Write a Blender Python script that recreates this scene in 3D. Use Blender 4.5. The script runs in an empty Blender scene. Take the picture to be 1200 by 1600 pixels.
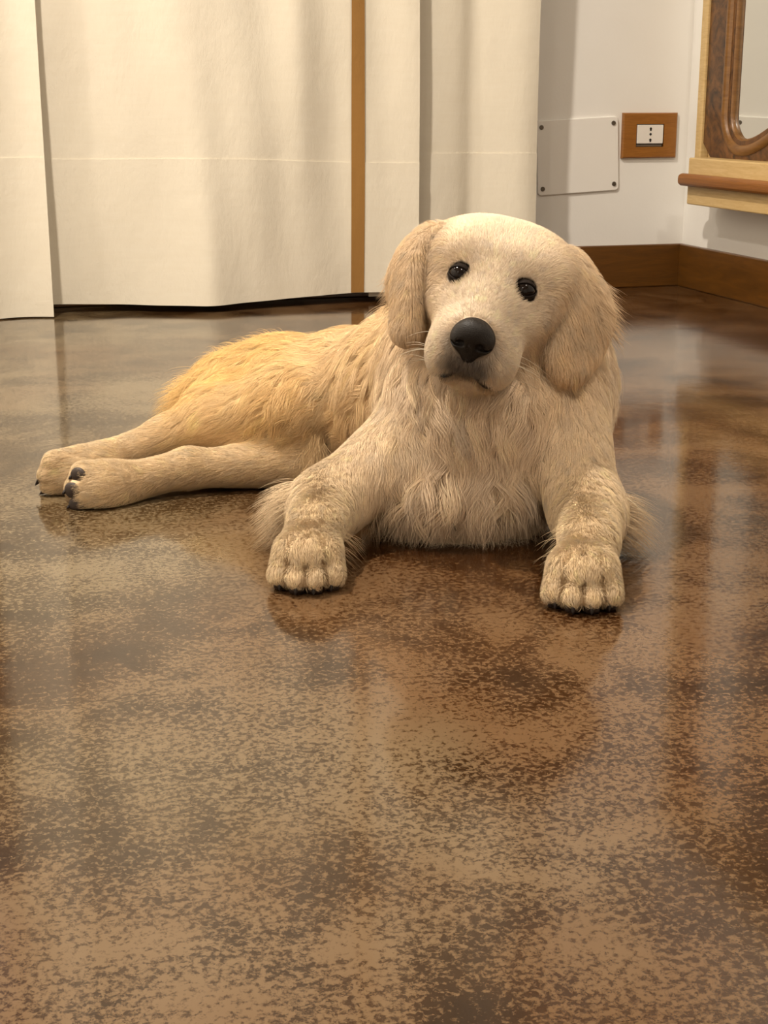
import bpy, bmesh, math
import numpy as np
from mathutils import Vector, Matrix, kdtree

# ------------------------------------------------------------------ camera
PITCH = math.radians(15.5)
CAM_H = 0.45
FPX = 2300.0
scene = bpy.context.scene
COL = scene.collection
cam_data = bpy.data.cameras.new('camera')
cam_data.sensor_fit = 'VERTICAL'
cam_data.sensor_height = 36.0
cam_data.lens = FPX / 1600 * 36.0
cam = bpy.data.objects.new('camera', cam_data)
cam.location = (0, 0, CAM_H)
cam.rotation_euler = (math.pi / 2 - PITCH, 0, 0)
COL.objects.link(cam)
scene.camera = cam

# ------------------------------------------------------------------ world, view
world = bpy.data.worlds.new('world')
scene.world = world
world.use_nodes = True
world.node_tree.nodes['Background'].inputs[0].default_value = (1.0, 0.86, 0.68, 1)
world.node_tree.nodes['Background'].inputs[1].default_value = 0.3
vs = scene.view_settings
vs.view_transform = 'Standard'
vs.look = 'None'
vs.gamma = 1.0
vs.use_curve_mapping = False
vs.exposure = 0.13
scene.cycles.max_bounces = 6
scene.cycles.diffuse_bounces = 3
scene.cycles.glossy_bounces = 4
scene.cycles.caustics_reflective = False
scene.cycles.caustics_refractive = False

# room frame: origin in the corner, x along the back wall, y towards it
ROOM_A = math.radians(15.7)
CORNER = Vector((0.7628, 3.8159, 0.0))
MROOM = Matrix.Translation(CORNER) @ Matrix.Rotation(ROOM_A, 4, 'Z')


# ------------------------------------------------------------------ lamps (ceiling spots and added fill lights)
def lamp(name, loc, power, size, colour=(1.0, 0.905, 0.78), aim=None, spread=math.pi):
    d = bpy.data.lights.new(name, 'AREA')
    d.shape = 'DISK'
    d.size = size
    d.energy = power
    d.color = colour
    d.spread = spread
    o = bpy.data.objects.new(name, d)
    o.location = loc
    if aim is not None:
        o.rotation_euler = (Vector(aim) - Vector(loc)).to_track_quat('-Z', 'Y').to_euler()
    COL.objects.link(o)
    return o


lamp('ceiling_spot_or_fill', (-0.78, 1.66, 2.52), 80, 0.12)
lamp('ceiling_spot_or_fill', (-1.75, 2.25, 2.52), 20, 0.12)
lamp('ceiling_spot_or_fill', (-0.95, -0.40, 2.52), 16, 0.20)  # added fill light behind the camera, softens the dog's front
lamp('ceiling_spot_or_fill', (0.75, 0.45, 2.52), 24, 0.20)  # added fill light from upper right for face, chest and walls


# ------------------------------------------------------------------ helpers
def srgb(r, g, b):
    f = lambda c: (c / 255 / 12.92) if c <= 10.3 else ((c / 255 + 0.055) / 1.055) ** 2.4
    return (f(r), f(g), f(b), 1.0)


class Nodes:
    def __init__(self, name):
        self.m = bpy.data.materials.new(name)
        self.m.use_nodes = True
        self.t = self.m.node_tree
        self.b = self.t.nodes['Principled BSDF']

    def n(self, kind, **kw):
        nd = self.t.nodes.new('ShaderNode' + kind)
        for k, v in kw.items():
            if k.startswith('i_'):
                key = k[2:]
                key = int(key) if key.isdigit() else key.replace('_', ' ')
                nd.inputs[key].default_value = v
            else:
                setattr(nd, k, v)
        return nd

    def l(self, a, b):
        self.t.links.new(a, b)

    def coords(self, scale=(1, 1, 1), kind='Object', rot=(0, 0, 0)):
        tc = self.n('TexCoord')
        mp = self.n('Mapping')
        mp.inputs['Scale'].default_value = scale
        mp.inputs['Rotation'].default_value = rot
        self.l(tc.outputs[kind], mp.inputs[0])
        return mp.outputs[0]

    def noise(self, vec, scale, detail=4, rough=0.6, dist=0.0):
        nd = self.n('TexNoise')
        nd.inputs['Scale'].default_value = scale
        nd.inputs['Detail'].default_value = detail
        nd.inputs['Roughness'].default_value = rough
        nd.inputs['Distortion'].default_value = dist
        self.l(vec, nd.inputs['Vector'])
        return nd.outputs['Fac']

    def ramp(self, fac, stops):
        nd = self.n('ValToRGB')
        cr = nd.color_ramp
        while len(cr.elements) < len(stops):
            cr.elements.new(0.5)
        for e, (p, c) in zip(cr.elements, stops):
            e.position = p
            e.color = c if len(c) == 4 else (*c, 1)
        self.l(fac, nd.inputs[0])
        return nd.outputs[0]

    def mix(self, fac, a, b, blend='MIX'):
        nd = self.n('Mix', data_type='RGBA', blend_type=blend)
        for sock, v in ((nd.inputs[0], fac), (nd.inputs[6], a), (nd.inputs[7], b)):
            if hasattr(v, 'links') or isinstance(v, bpy.types.NodeSocket):
                self.l(v, sock)
            else:
                sock.default_value = v
        return nd.outputs[2]

    def math(self, op, a, b=0.0, clamp=False):
        nd = self.n('Math', operation=op, use_clamp=clamp)
        for sock, v in ((nd.inputs[0], a), (nd.inputs[1], b)):
            if isinstance(v, bpy.types.NodeSocket):
                self.l(v, sock)
            else:
                sock.default_value = v
        return nd.outputs[0]

    def bump(self, h, strength, dist):
        nd = self.n('Bump')
        nd.inputs['Strength'].default_value = strength
        nd.inputs['Distance'].default_value = dist
        self.l(h, nd.inputs['Height'])
        self.l(nd.outputs[0], self.b.inputs['Normal'])
        return nd


G = (0, 0, 0, 1)
W = (1, 1, 1, 1)


def grey(v):
    return (v, v, v, 1)


# ------------------------------------------------------------------ materials
def mat_plain(name, col, rough=0.5, spec=0.5):
    k = Nodes(name)
    k.b.inputs['Base Color'].default_value = col
    k.b.inputs['Roughness'].default_value = rough
    k.b.inputs['Specular IOR Level'].default_value = spec
    return k.m


def mat_wall():
    k = Nodes('wall_paint')
    v = k.coords()
    n1 = k.noise(v, 3.0, 3, 0.5)
    c = k.ramp(n1, [(0.3, srgb(241, 237, 230)), (0.7, srgb(246, 243, 237))])
    k.l(c, k.b.inputs['Base Color'])
    k.b.inputs['Roughness'].default_value = 0.45
    k.bump(k.noise(v, 160, 3, 0.6), 0.12, 0.002)
    return k.m


def mat_floor():
    k = Nodes('stained_concrete')
    v = k.coords()
    big = k.noise(v, 2.3, 3, 0.55, 0.4)
    mid = k.noise(v, 9.0, 4, 0.6, 0.5)
    fine = k.noise(v, 180.0, 7, 0.72, 0.25)
    fine2 = k.noise(v, 330.0, 5, 0.7, 0.2)
    # stain drifts, orange brown to grey olive; paler far left is painted curtain sheen
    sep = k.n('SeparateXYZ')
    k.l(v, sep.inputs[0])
    stain_sheen = k.math('ADD', k.noise(v, 1.6, 3, 0.55, 0.6), k.math('MULTIPLY', k.math('ADD', sep.outputs[0], 1.55), -0.32))
    stain_sheen = k.math('ADD', stain_sheen, k.math('MULTIPLY', k.math('ADD', sep.outputs[1], 1.9), 0.10))
    stain_sheen = k.ramp(stain_sheen, [(0.40, G), (0.66, W)])
    dark = k.mix(stain_sheen, k.ramp(mid, [(0.30, srgb(34, 15, 3)), (0.52, srgb(50, 26, 7)), (0.72, srgb(62, 37, 14))]),
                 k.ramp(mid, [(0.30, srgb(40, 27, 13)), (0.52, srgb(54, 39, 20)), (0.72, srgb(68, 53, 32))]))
    light = k.mix(stain_sheen, k.ramp(big, [(0.3, srgb(90, 61, 34)), (0.6, srgb(99, 74, 50))]),
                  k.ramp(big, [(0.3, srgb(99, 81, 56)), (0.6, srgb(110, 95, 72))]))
    # speckle mask: fine grain lifted or lowered by the large patches
    m = k.math('ADD', k.math('MULTIPLY', fine, 1.0), k.math('MULTIPLY', k.math('SUBTRACT', mid, 0.5), 0.50))
    m = k.math('ADD', m, k.math('MULTIPLY', k.math('SUBTRACT', big, 0.5), 0.35))
    m = k.math('ADD', m, k.math('MULTIPLY', k.math('SUBTRACT', fine2, 0.5), 0.35))
    mask = k.ramp(m, [(0.455, G), (0.565, W)])
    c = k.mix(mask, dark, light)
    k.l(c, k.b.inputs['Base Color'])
    k.b.inputs['Roughness'].default_value = 0.55
    k.b.inputs['Specular IOR Level'].default_value = 0.0
    k.b.inputs['Coat Weight'].default_value = 1.0
    k.b.inputs['Coat Roughness'].default_value = 0.11
    k.b.inputs['Coat IOR'].default_value = 1.52
    # soft ripples of the trowelled sealer
    nd = k.n('Bump')
    nd.inputs['Strength'].default_value = 0.05
    nd.inputs['Distance'].default_value = 0.004
    k.l(k.math('ADD', k.noise(v, 12, 3, 0.5), k.math('MULTIPLY', k.noise(v, 90, 3, 0.6), 0.25)), nd.inputs['Height'])
    k.l(nd.outputs[0], k.b.inputs['Coat Normal'])
    return k.m


def mat_wood(name, c1, c2, scale=(1, 1, 1), grain=14, rough=0.4, coat=0.3, dist=1.5):
    k = Nodes(name)
    v = k.coords(scale)
    n1 = k.noise(v, grain, 5, 0.6, dist)
    n2 = k.noise(v, grain * 5, 3, 0.6, 0.5)
    c = k.ramp(k.math('ADD', k.math('MULTIPLY', n1, 0.75), k.math('MULTIPLY', n2, 0.25)), [(0.35, c1), (0.65, c2)])
    k.l(c, k.b.inputs['Base Color'])
    k.b.inputs['Roughness'].default_value = rough
    k.b.inputs['Coat Weight'].default_value = coat
    k.b.inputs['Coat Roughness'].default_value = 0.2
    return k.m


def mat_fabric(name, col):
    k = Nodes(name)
    v = k.coords()
    slub = k.noise(k.coords((6, 6, 60)), 2.0, 4, 0.6)
    c = k.mix(k.ramp(slub, [(0.3, grey(0.0)), (0.75, grey(0.3))]), col, (col[0] * 0.93, col[1] * 0.9, col[2] * 0.85, 1))
    k.l(c, k.b.inputs['Base Color'])
    k.b.inputs['Roughness'].default_value = 0.85
    k.b.inputs['Specular IOR Level'].default_value = 0.2
    k.b.inputs['Sheen Weight'].default_value = 0.15
    hgt = k.math('ADD', k.noise(k.coords((4, 4, 2.0)), 3, 5, 0.62, 0.2), k.math('MULTIPLY', k.noise(v, 330, 3, 0.6), 0.05))
    k.bump(hgt, 0.5, 0.008)
    return k.m


M = {}
M['wall'] = mat_wall()
M['ceiling'] = mat_plain('ceiling_paint', srgb(236, 231, 222), 0.7)
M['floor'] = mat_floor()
M['skirting'] = mat_wood('skirting_wood', srgb(80, 48, 8), srgb(104, 64, 15), (1.2, 1.2, 9), 5, 0.38, 0.3)
M['plate'] = mat_wood('plate_wood', srgb(134, 82, 22), srgb(158, 102, 36), (2, 2, 26), 8, 0.45, 0.2)
M['cream_wood'] = mat_wood('cream_wood', srgb(200, 166, 108), srgb(216, 186, 132), (2, 2, 22), 6, 0.5, 0.1)
M['rail'] = mat_wood('rail_wood', srgb(126, 76, 26), srgb(146, 92, 36), (2, 1, 22), 6, 0.45, 0.1)
M['moulding'] = mat_wood('moulding_wood', srgb(108, 70, 26), srgb(136, 94, 44), (2, 2, 8), 6, 0.4, 0.2)
M['burl'] = mat_wood('burl_veneer', srgb(40, 22, 7), srgb(122, 80, 38), (1, 1, 1), 15, 0.4, 0.15, 2.2)
M['white_plastic'] = mat_plain('white_plastic', srgb(243, 239, 232), 0.35)
M['socket'] = mat_plain('socket_plastic', srgb(236, 230, 222), 0.3)
M['black'] = mat_plain('black_void', (0.01, 0.008, 0.006, 1), 0.5)
M['screw'] = mat_plain('dull_screw', srgb(96, 88, 76), 0.4)
M['screw'].node_tree.nodes['Principled BSDF'].inputs['Metallic'].default_value = 0.6
M['clear'] = mat_plain('clear_clip', srgb(120, 110, 100), 0.1)
M['curtain'] = mat_fabric('curtain_cotton', srgb(220, 211, 193))
M['ribbon'] = mat_fabric('gold_ribbon', srgb(148, 108, 56))
k = Nodes('mirror_silver')
k.b.inputs['Base Color'].default_value = (0.86, 0.88, 0.85, 1)
k.b.inputs['Metallic'].default_value = 1.0
k.b.inputs['Roughness'].default_value = 0.015
M['mirror'] = k.m


# ------------------------------------------------------------------ mesh helpers
def link(name, me, mat, parent=None, room=False, kind=None, smooth=False):
    o = bpy.data.objects.new(name, me)
    if mat is not None:
        me.materials.append(mat)
    COL.objects.link(o)
    if parent is not None:
        o.parent = parent
    elif room:
        o.matrix_world = MROOM
    if kind:
        o['kind'] = kind
    if smooth:
        me.polygons.foreach_set('use_smooth', [True] * len(me.polygons))
    return o


def from_bm(name, bm):
    me = bpy.data.meshes.new(name)
    bm.normal_update()
    bm.to_mesh(me)
    bm.free()
    return me


def box_bm(x0, x1, y0, y1, z0, z1, bevel=0.0, seg=2, bm=None):
    own = bm is None
    bm = bm or bmesh.new()
    r = bmesh.ops.create_cube(bm, size=1.0)
    for v in r['verts']:
        v.co.x = x0 + (v.co.x + 0.5) * (x1 - x0)
        v.co.y = y0 + (v.co.y + 0.5) * (y1 - y0)
        v.co.z = z0 + (v.co.z + 0.5) * (z1 - z0)
    if bevel > 0:
        ed = list({e for v in r['verts'] for e in v.link_edges})
        bmesh.ops.bevel(bm, geom=ed, offset=bevel, segments=seg, affect='EDGES', profile=0.5)
    return bm


def box(name, dims, mat, parent=None, bevel=0.0, room=True, kind=None, seg=2):
    return link(name, from_bm(name, box_bm(*dims, bevel=bevel, seg=seg)), mat, parent, room, kind)


def thing(name, label, cat, loc=None, mat=None):
    o = bpy.data.objects.new(name, None)
    o.empty_display_size = 0.05
    COL.objects.link(o)
    if mat is not None:
        o.matrix_world = mat
    elif loc is not None:
        o.location = loc
    o['label'] = label
    o['category'] = cat
    return o


# ------------------------------------------------------------------ the room
XL, YF, HC = -3.4, -5.2, 2.56
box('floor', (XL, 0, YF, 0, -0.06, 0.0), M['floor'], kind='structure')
box('ceiling', (XL, 0, YF, 0, HC, HC + 0.06), M['ceiling'], kind='structure')
box('wall_back', (XL - 0.1, 0.1, 0, 0.1, -0.06, HC + 0.06), M['wall'], kind='structure')
box('wall_right', (0, 0.1, YF, 0, -0.06, HC + 0.06), M['wall'], kind='structure')
box('wall_left', (XL - 0.1, XL, YF, 0, -0.06, HC + 0.06), M['wall'], kind='structure')
box('wall_front', (XL - 0.1, 0.1, YF - 0.1, YF, -0.06, HC + 0.06), M['wall'], kind='structure')
BH = 0.106
box('baseboard_back', (XL, 0, -0.014, 0, 0, BH), M['skirting'], bevel=0.0025, kind='structure')
box('baseboard_right', (-0.014, 0, YF, -0.014, 0, BH), M['skirting'], bevel=0.0025, kind='structure')
# unseen wooden post past the curtain's left end, added for a dark floor reflection
box('added_post_1', (-2.00, -1.752, -0.14, 0, 0, 2.1), M['skirting'], bevel=0.004, kind='structure')


# ------------------------------------------------------------------ curtains
def curtain(name, label, x0, x1, depth, zseam, zhem, ribbon=None, n=150, top=2.45, seed=0):
    """depth(x, z) gives the room y of the cloth; a hem band is sewn on below zseam(x)."""
    rng = np.random.default_rng(seed)
    t = thing(name, label, 'curtain', mat=MROOM @ Matrix.Translation((0.5 * (x0 + x1), -0.12, 0)))
    ox, oy = 0.5 * (x0 + x1), -0.12
    xs = np.linspace(x0, x1, n)

    def sheet(nm, xs, zlo, zhi, zn, off, mat, thick, parent):
        bm = bmesh.new()
        rows = []
        for j in range(zn):
            row = []
            for x in xs:
                a, b = zlo(x), zhi(x)
                z = a + (b - a) * (j / (zn - 1)) ** 1.15
                row.append(bm.verts.new((x - ox, depth(x, z) - oy - off, z)))
            rows.append(row)
        for j in range(zn - 1):
            for i in range(len(xs) - 1):
                bm.faces.new((rows[j][i], rows[j][i + 1], rows[j + 1][i + 1], rows[j + 1][i]))
        o = link(nm, from_bm(nm, bm), mat, parent, smooth=True)
        md = o.modifiers.new('thickness', 'SOLIDIFY')
        md.thickness = thick
        md.offset = 0.0
        es = o.modifiers.new('crisp_edge', 'EDGE_SPLIT')
        es.split_angle = math.radians(50)
        return o

    sheet('cloth', xs, zseam, lambda x: top, 46, 0.0, M['curtain'], 0.0016, t)
    hem = sheet('hem_band', xs, zhem, lambda x: zseam(x) + 0.003, 30, 0.0022, M['curtain'], 0.002, t)
    if ribbon:
        rx = np.linspace(ribbon[0], ribbon[1], 8)
        sheet('ribbon', rx, lambda x: zhem(x) + 0.001, lambda x: top, 70, 0.0050, M['ribbon'], 0.0012, t)
    return t


def gauss(x, c, w):
    return math.exp(-((x - c) / w) ** 2)


FOLD_X = np.linspace(-1.75, -0.60, 240)
FOLD_Y = np.interp(FOLD_X, [-1.70, -1.60, -1.52, -1.40, -1.25, -1.10, -0.95, -0.84, -0.78, -0.70], [-0.13, -0.115, -0.105, -0.135, -0.200, -0.155, -0.118, -0.125, -0.152, -0.165])
FOLD_Y = np.convolve(np.pad(FOLD_Y, 9, mode='edge'), np.hanning(19) / np.hanning(19).sum(), 'valid')


def d_main(x, z):
    y = float(np.interp(x, FOLD_X, FOLD_Y))
    y = -0.145 + (y + 0.145) * (1.0 - 0.65 * min(z / 0.6, 1.0))
    y -= 0.012 * gauss(x, -1.03, 0.04) * (0.3 + min(z, 1.0))
    y += 0.003 * math.sin(x * 47 + z * 5) + 0.002 * math.sin(x * 21 - z * 9)
    return y


def d_right(x, z):
    y = -0.102 - 0.038 * gauss(x, -0.46, 0.085) + 0.012 * gauss(x, -0.605, 0.025)
    return y + 0.004 * math.sin(x * 40) + 0.003 * math.sin(z * 6 + x * 30)


def d_left(x, z):
    s = (x + 1.64) / 0.24
    return -0.195 + 0.022 * math.cos(s * 5.0) + 0.004 * math.sin(z * 7 + x * 25)


curtain('curtain', 'wide off-white cotton curtain with a vertical gold ribbon and a broad hem', -1.645, -0.752, d_main,
        lambda x: 0.334 - 0.016 * (x + 1.56) / 0.8 + 0.003 * math.sin(x * 9), lambda x: 0.020 + 0.005 * math.sin(x * 6),
        ribbon=(-0.907, -0.877), seed=1)
curtain('curtain', 'narrow off-white curtain panel at right, beside the bare wall with the socket', -0.86, -0.458, d_right,
        lambda x: 0.335, lambda x: 0.012, n=90, seed=2)
curtain('curtain', 'off-white curtain fold at far left whose hem touches the floor', -1.745, -1.592, d_left,
        lambda x: 0.337, lambda x: 0.003, n=70, seed=3)

# ------------------------------------------------------------------ cover plate and wall socket
cp = thing('cover_plate', 'white plastic junction box cover screwed to the wall beside the socket', 'cover plate',
           mat=MROOM @ Matrix.Translation((-0.297, 0, 0.326)) @ Matrix.Rotation(math.radians(-3.0), 4, 'Y'))
bm = bmesh.new()
w2, h2, r = 0.108, 0.0895, 0.010
pts = []
for cx, cz, a0 in ((w2 - r, h2 - r, 0), (-w2 + r, h2 - r, 90), (-w2 + r, -h2 + r, 180), (w2 - r, -h2 + r, 270)):
    for q in range(7):
        a = math.radians(a0 + q * 15)
        pts.append((cx + r * math.cos(a), cz + r * math.sin(a)))
vs_ = [bm.verts.new((x, 0, z)) for x, z in pts]
fc = bm.faces.new(vs_)
ex_ = bmesh.ops.extrude_face_region(bm, geom=[fc])
for v in ex_['geom']:
    if isinstance(v, bmesh.types.BMVert):
        v.co.y = -0.006
top_e = [e for e in bm.edges if all(abs(v.co.y + 0.006) < 1e-6 for v in e.verts)]
bmesh.ops.bevel(bm, geom=top_e, offset=0.002, segments=3, affect='EDGES', profile=0.5)
bmesh.ops.recalc_face_normals(bm, faces=bm.faces)
link('plate', from_bm('plate', bm), M['white_plastic'], cp)


def disc_mesh(name, r, depth, seg=20, slot=False):
    bm = bmesh.new()
    bmesh.ops.create_cone(bm, cap_ends=True, segments=seg, radius1=r, radius2=r * 0.85, depth=depth)
    bmesh.ops.rotate(bm, verts=bm.verts, matrix=Matrix.Rotation(math.radians(90), 3, 'X'))
    return from_bm(name, bm)


scr = disc_mesh('screw', 0.0058, 0.003)
scr.materials.append(M['screw'])
for sx in (-1, 1):
    for sz in (-1, 1):
        o = bpy.data.objects.new('screw', scr)
        COL.objects.link(o)
        o.parent = cp
        o.location = (sx * 0.095, -0.0072, sz * 0.0735)

so = thing('wall_socket', 'three-hole power socket in a square wooden plate on the white wall', 'socket',
           mat=MROOM @ Matrix.Translation((-0.108, 0, 0.374)))
bm = bmesh.new()
PW, PH, IW, IH = 0.0735, 0.0545, 0.0375, 0.0275


def ring_frame(bm, PW, PH, IW, IH, y0, y1, bev):
    def loop(w, h, y):
        return [bm.verts.new(p) for p in ((-w, y, -h), (w, y, -h), (w, y, h), (-w, y, h))]
    ob, of1, of2, inf, inb = loop(PW, PH, y0), loop(PW, PH, y1 + bev), loop(PW - bev, PH - bev, y1), loop(IW, IH, y1), loop(IW, IH, y0)
    for A, B in ((ob, of1), (of1, of2), (of2, inf), (inf, inb), (inb, ob)):
        for i in range(4):
            j = (i + 1) % 4
            bm.faces.new((A[i], A[j], B[j], B[i]))
    bmesh.ops.recalc_face_normals(bm, faces=bm.faces)


ring_frame(bm, PW, PH, IW, IH, 0, -0.011, 0.003)
link('plate', from_bm('plate', bm), M['plate'], so)
box('recess', (-IW, IW, -0.003, -0.0005, -IH, IH), M['black'], so)
ins = box('socket_insert', (-0.0355, 0.0345, -0.0125, -0.003, -0.0195, 0.0258), M['socket'], so, bevel=0.0015)
hole = disc_mesh('hole', 0.0034, 0.0016, 14)
hole.materials.append(M['black'])
for hz in (-0.0105, 0.003, 0.0165):
    o = bpy.data.objects.new('hole', hole)
    COL.objects.link(o)
    o.parent = ins
    o.location = (0.0, -0.0126, hz)
for hz in (-0.0135, 0.0130):
    box('slot', (-0.0022, 0.0022, -0.0131, -0.0120, hz - 0.0018, hz + 0.0018), M['black'], ins)
box('clear_clip', (-0.035, 0.034, -0.008, -0.003, -0.0265, -0.0215), M['clear'], so, bevel=0.001)

# ------------------------------------------------------------------ mirror with ledge on the right wall
mi = thing('wall_mirror', 'mirror in a dark burl frame with a pale wooden ledge on the right wall', 'mirror',
           mat=MROOM @ Matrix.Translation((0, -0.55, 0.22)))
OY, OZ = -0.55, 0.22
MY0, MY1, MZ0, MZ1 = -0.135, -1.03, 0.318, 1.45     # outer edges of the frame


def rbox(name, x0, x1, y0, y1, z0, z1, mat, parent, bevel=0.0, seg=2):
    return box(name, (x0, x1, y0 - OY, y1 - OY, z0 - OZ, z1 - OZ), mat, parent, bevel, seg=seg)


rbox('backboard', -0.030, 0, MY1, MY0, MZ0, MZ1, M['cream_wood'], mi)
rbox('border', -0.048, -0.030, MY0 - 0.018, MY0, MZ0, MZ1, M['cream_wood'], mi, 0.002)
rbox('border', -0.052, -0.030, MY0 - 0.036, MY0 - 0.018, MZ0, MZ1, M['cream_wood'], mi, 0.003)
rbox('border', -0.052, -0.030, MY1, MY1 + 0.036, MZ0, MZ1, M['cream_wood'], mi, 0.003)
rbox('border', -0.052, -0.030, MY1, MY0, MZ1 - 0.036, MZ1, M['cream_wood'], mi, 0.003)
# inner outline of the glass: rounded lower corners, bottom edge rising to the middle
GY0, GY1, GZ0, GZ1 = -0.292, -0.874, 0.368, 1.32
gc = 0.5 * (GY0 + GY1)
prof = []
half = 0.5 * (GY0 - GY1)
for q in range(13):                                   # lower corner near the room's corner
    a = math.radians(180 + q * 90 / 12)
    rr = 0.062
    prof.append((half - rr - rr * math.cos(a) - 2 * 0, GZ0 + rr + rr * math.sin(a)))
prof = [(half - 0.062 + 0.062 * math.cos(math.radians(-q * 7.5)), GZ0 + 0.062 + 0.062 * math.sin(math.radians(-q * 7.5))) for q in range(13)]
for q in range(1, 17):
    s = q / 16
    u = (half - 0.062) * (1 - s)
    prof.append((u, GZ0 + 0.055 * (0.5 - 0.5 * math.cos(math.pi * min(1, s * 1.05)))))
right = [(half, GZ1 - 0.06 - (GZ1 - 0.06 - GZ0 - 0.062) * s / 10) for s in range(1, 10)]
topc = [(u, GZ1 - 0.06 * (u / half) ** 4) for u in np.linspace(0, half, 12)]
half_loop = topc + right + prof                       # from top middle round to bottom middle
loop_pts = [(gc + u, z) for u, z in half_loop] + [(gc - u, z) for u, z in half_loop[::-1][1:-1]]


def edge_point(y, z):
    cy, cz = gc, 0.5 * (MZ0 + MZ1)
    hy, hz = 0.5 * (MY0 - MY1) - 0.036, 0.5 * (MZ1 - MZ0)
    dy, dz = y - cy, z - cz
    s = min(hy / max(abs(dy), 1e-6), (hz - 0.001) / max(abs(dz), 1e-6))
    return cy + dy * s, cz + dz * s


bm = bmesh.new()
A = [bm.verts.new((-0.045, y - OY, z - OZ)) for y, z in loop_pts]
B = [bm.verts.new((-0.045, edge_point(y, z)[0] - OY, edge_point(y, z)[1] - OZ)) for y, z in loop_pts]
A2 = [bm.verts.new((-0.030, v.co.y, v.co.z)) for v in A]
n_ = len(A)
for i in range(n_):
    j = (i + 1) % n_
    bm.faces.new((A[i], A[j], B[j], B[i]))
    bm.faces.new((A[i], A2[i], A2[j], A[j]))
bmesh.ops.recalc_face_normals(bm, faces=bm.faces)
link('burl_frame', from_bm('burl_frame', bm), M['burl'], mi)
bm = bmesh.new()
bm.faces.new([bm.verts.new((-0.033, y - OY, z - OZ)) for y, z in loop_pts])
gl = link('mirror_glass', from_bm('mirror_glass', bm), M['mirror'], mi)
# rounded moulding swept round the opening
bm = bmesh.new()
rings = []
for i in range(n_):
    p0, p1, p2 = loop_pts[i - 1], loop_pts[i], loop_pts[(i + 1) % n_]
    ty, tz = p2[0] - p0[0], p2[1] - p0[1]
    ln = math.hypot(ty, tz) or 1
    ny, nz = tz / ln, -ty / ln
    # outward direction
    if (p1[0] + ny * 0.01 - gc) ** 2 + (p1[1] + nz * 0.01 - 0.84) ** 2 < (p1[0] - gc) ** 2 + (p1[1] - 0.84) ** 2:
        ny, nz = -ny, -nz
    ring = []
    for off, x in ((-0.004, -0.033), (-0.004, -0.040), (0.002, -0.044), (0.010, -0.045), (0.012, -0.049), (0.018, -0.053), (0.026, -0.053), (0.032, -0.050), (0.034, -0.044)):
        ring.append(bm.verts.new((x, p1[0] + ny * off - OY, p1[1] + nz * off - OZ)))
    rings.append(ring)
for i in range(n_):
    R0, R1 = rings[i], rings[(i + 1) % n_]
    for q in range(len(R0) - 1):
        bm.faces.new((R0[q], R0[q + 1], R1[q + 1], R1[q]))
bmesh.ops.recalc_face_normals(bm, faces=bm.faces)
link('moulding', from_bm('moulding', bm), M['moulding'], mi, smooth=True)
LY0, LY1 = -0.208, -1.08
lg = rbox('ledge', -0.100, 0, LY1, LY0, 0.219, 0.327, M['cream_wood'], mi, 0.003)
bm = box_bm(-0.124, -0.098, LY1 - OY, LY0 + 0.012 - OY, 0.262 - OZ, 0.291 - OZ, bevel=0.011, seg=4)
link('ledge_rail', from_bm('ledge_rail', bm), M['rail'], lg)


# ================================================================== the dog
# The body is an implicit surface (blended ellipsoids and round cones), polygonised once into one mesh.
CAMP = np.array([0, 0, CAM_H])


def at(px, py, V):
    """World point at depth V (metres ahead of the camera) seen at photo position px, py."""
    u, v = (px - 600) / FPX, (py - 800) / FPX
    d = np.array([u, math.cos(PITCH) - v * math.sin(PITCH), -math.sin(PITCH) - v * math.cos(PITCH)])
    return CAMP + d / d[1] * V


def nrm(v):
    v = np.asarray(v, float)
    return v / (np.linalg.norm(v) + 1e-12)


# ---- head frame: x to the dog's left, y out along the muzzle, z up
HE = at(773, 433, 1.50)
c_ = nrm(CAMP - HE)
r0 = nrm(np.cross([0, 0, 1], c_))
u0 = np.cross(c_, r0)
rl, pt, yw = math.radians(11.5), math.radians(20.0), math.radians(5.0)
hx = r0 * math.cos(rl) - u0 * math.sin(rl)
hz = u0 * math.cos(rl) + r0 * math.sin(rl)
hy = c_ * math.cos(pt) - hz * math.sin(pt)
hz = hz * math.cos(pt) + c_ * math.sin(pt)
hy, hx = hy * math.cos(yw) - hx * math.sin(yw), hx * math.cos(yw) + hy * math.sin(yw)
HR = np.stack([hx, hy, hz], 1)          # columns: local axes in world


def H(x, y, z):
    return HE + HR @ np.array([x, y, z])


PRIMS = []      # every primitive with its fur data


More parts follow.
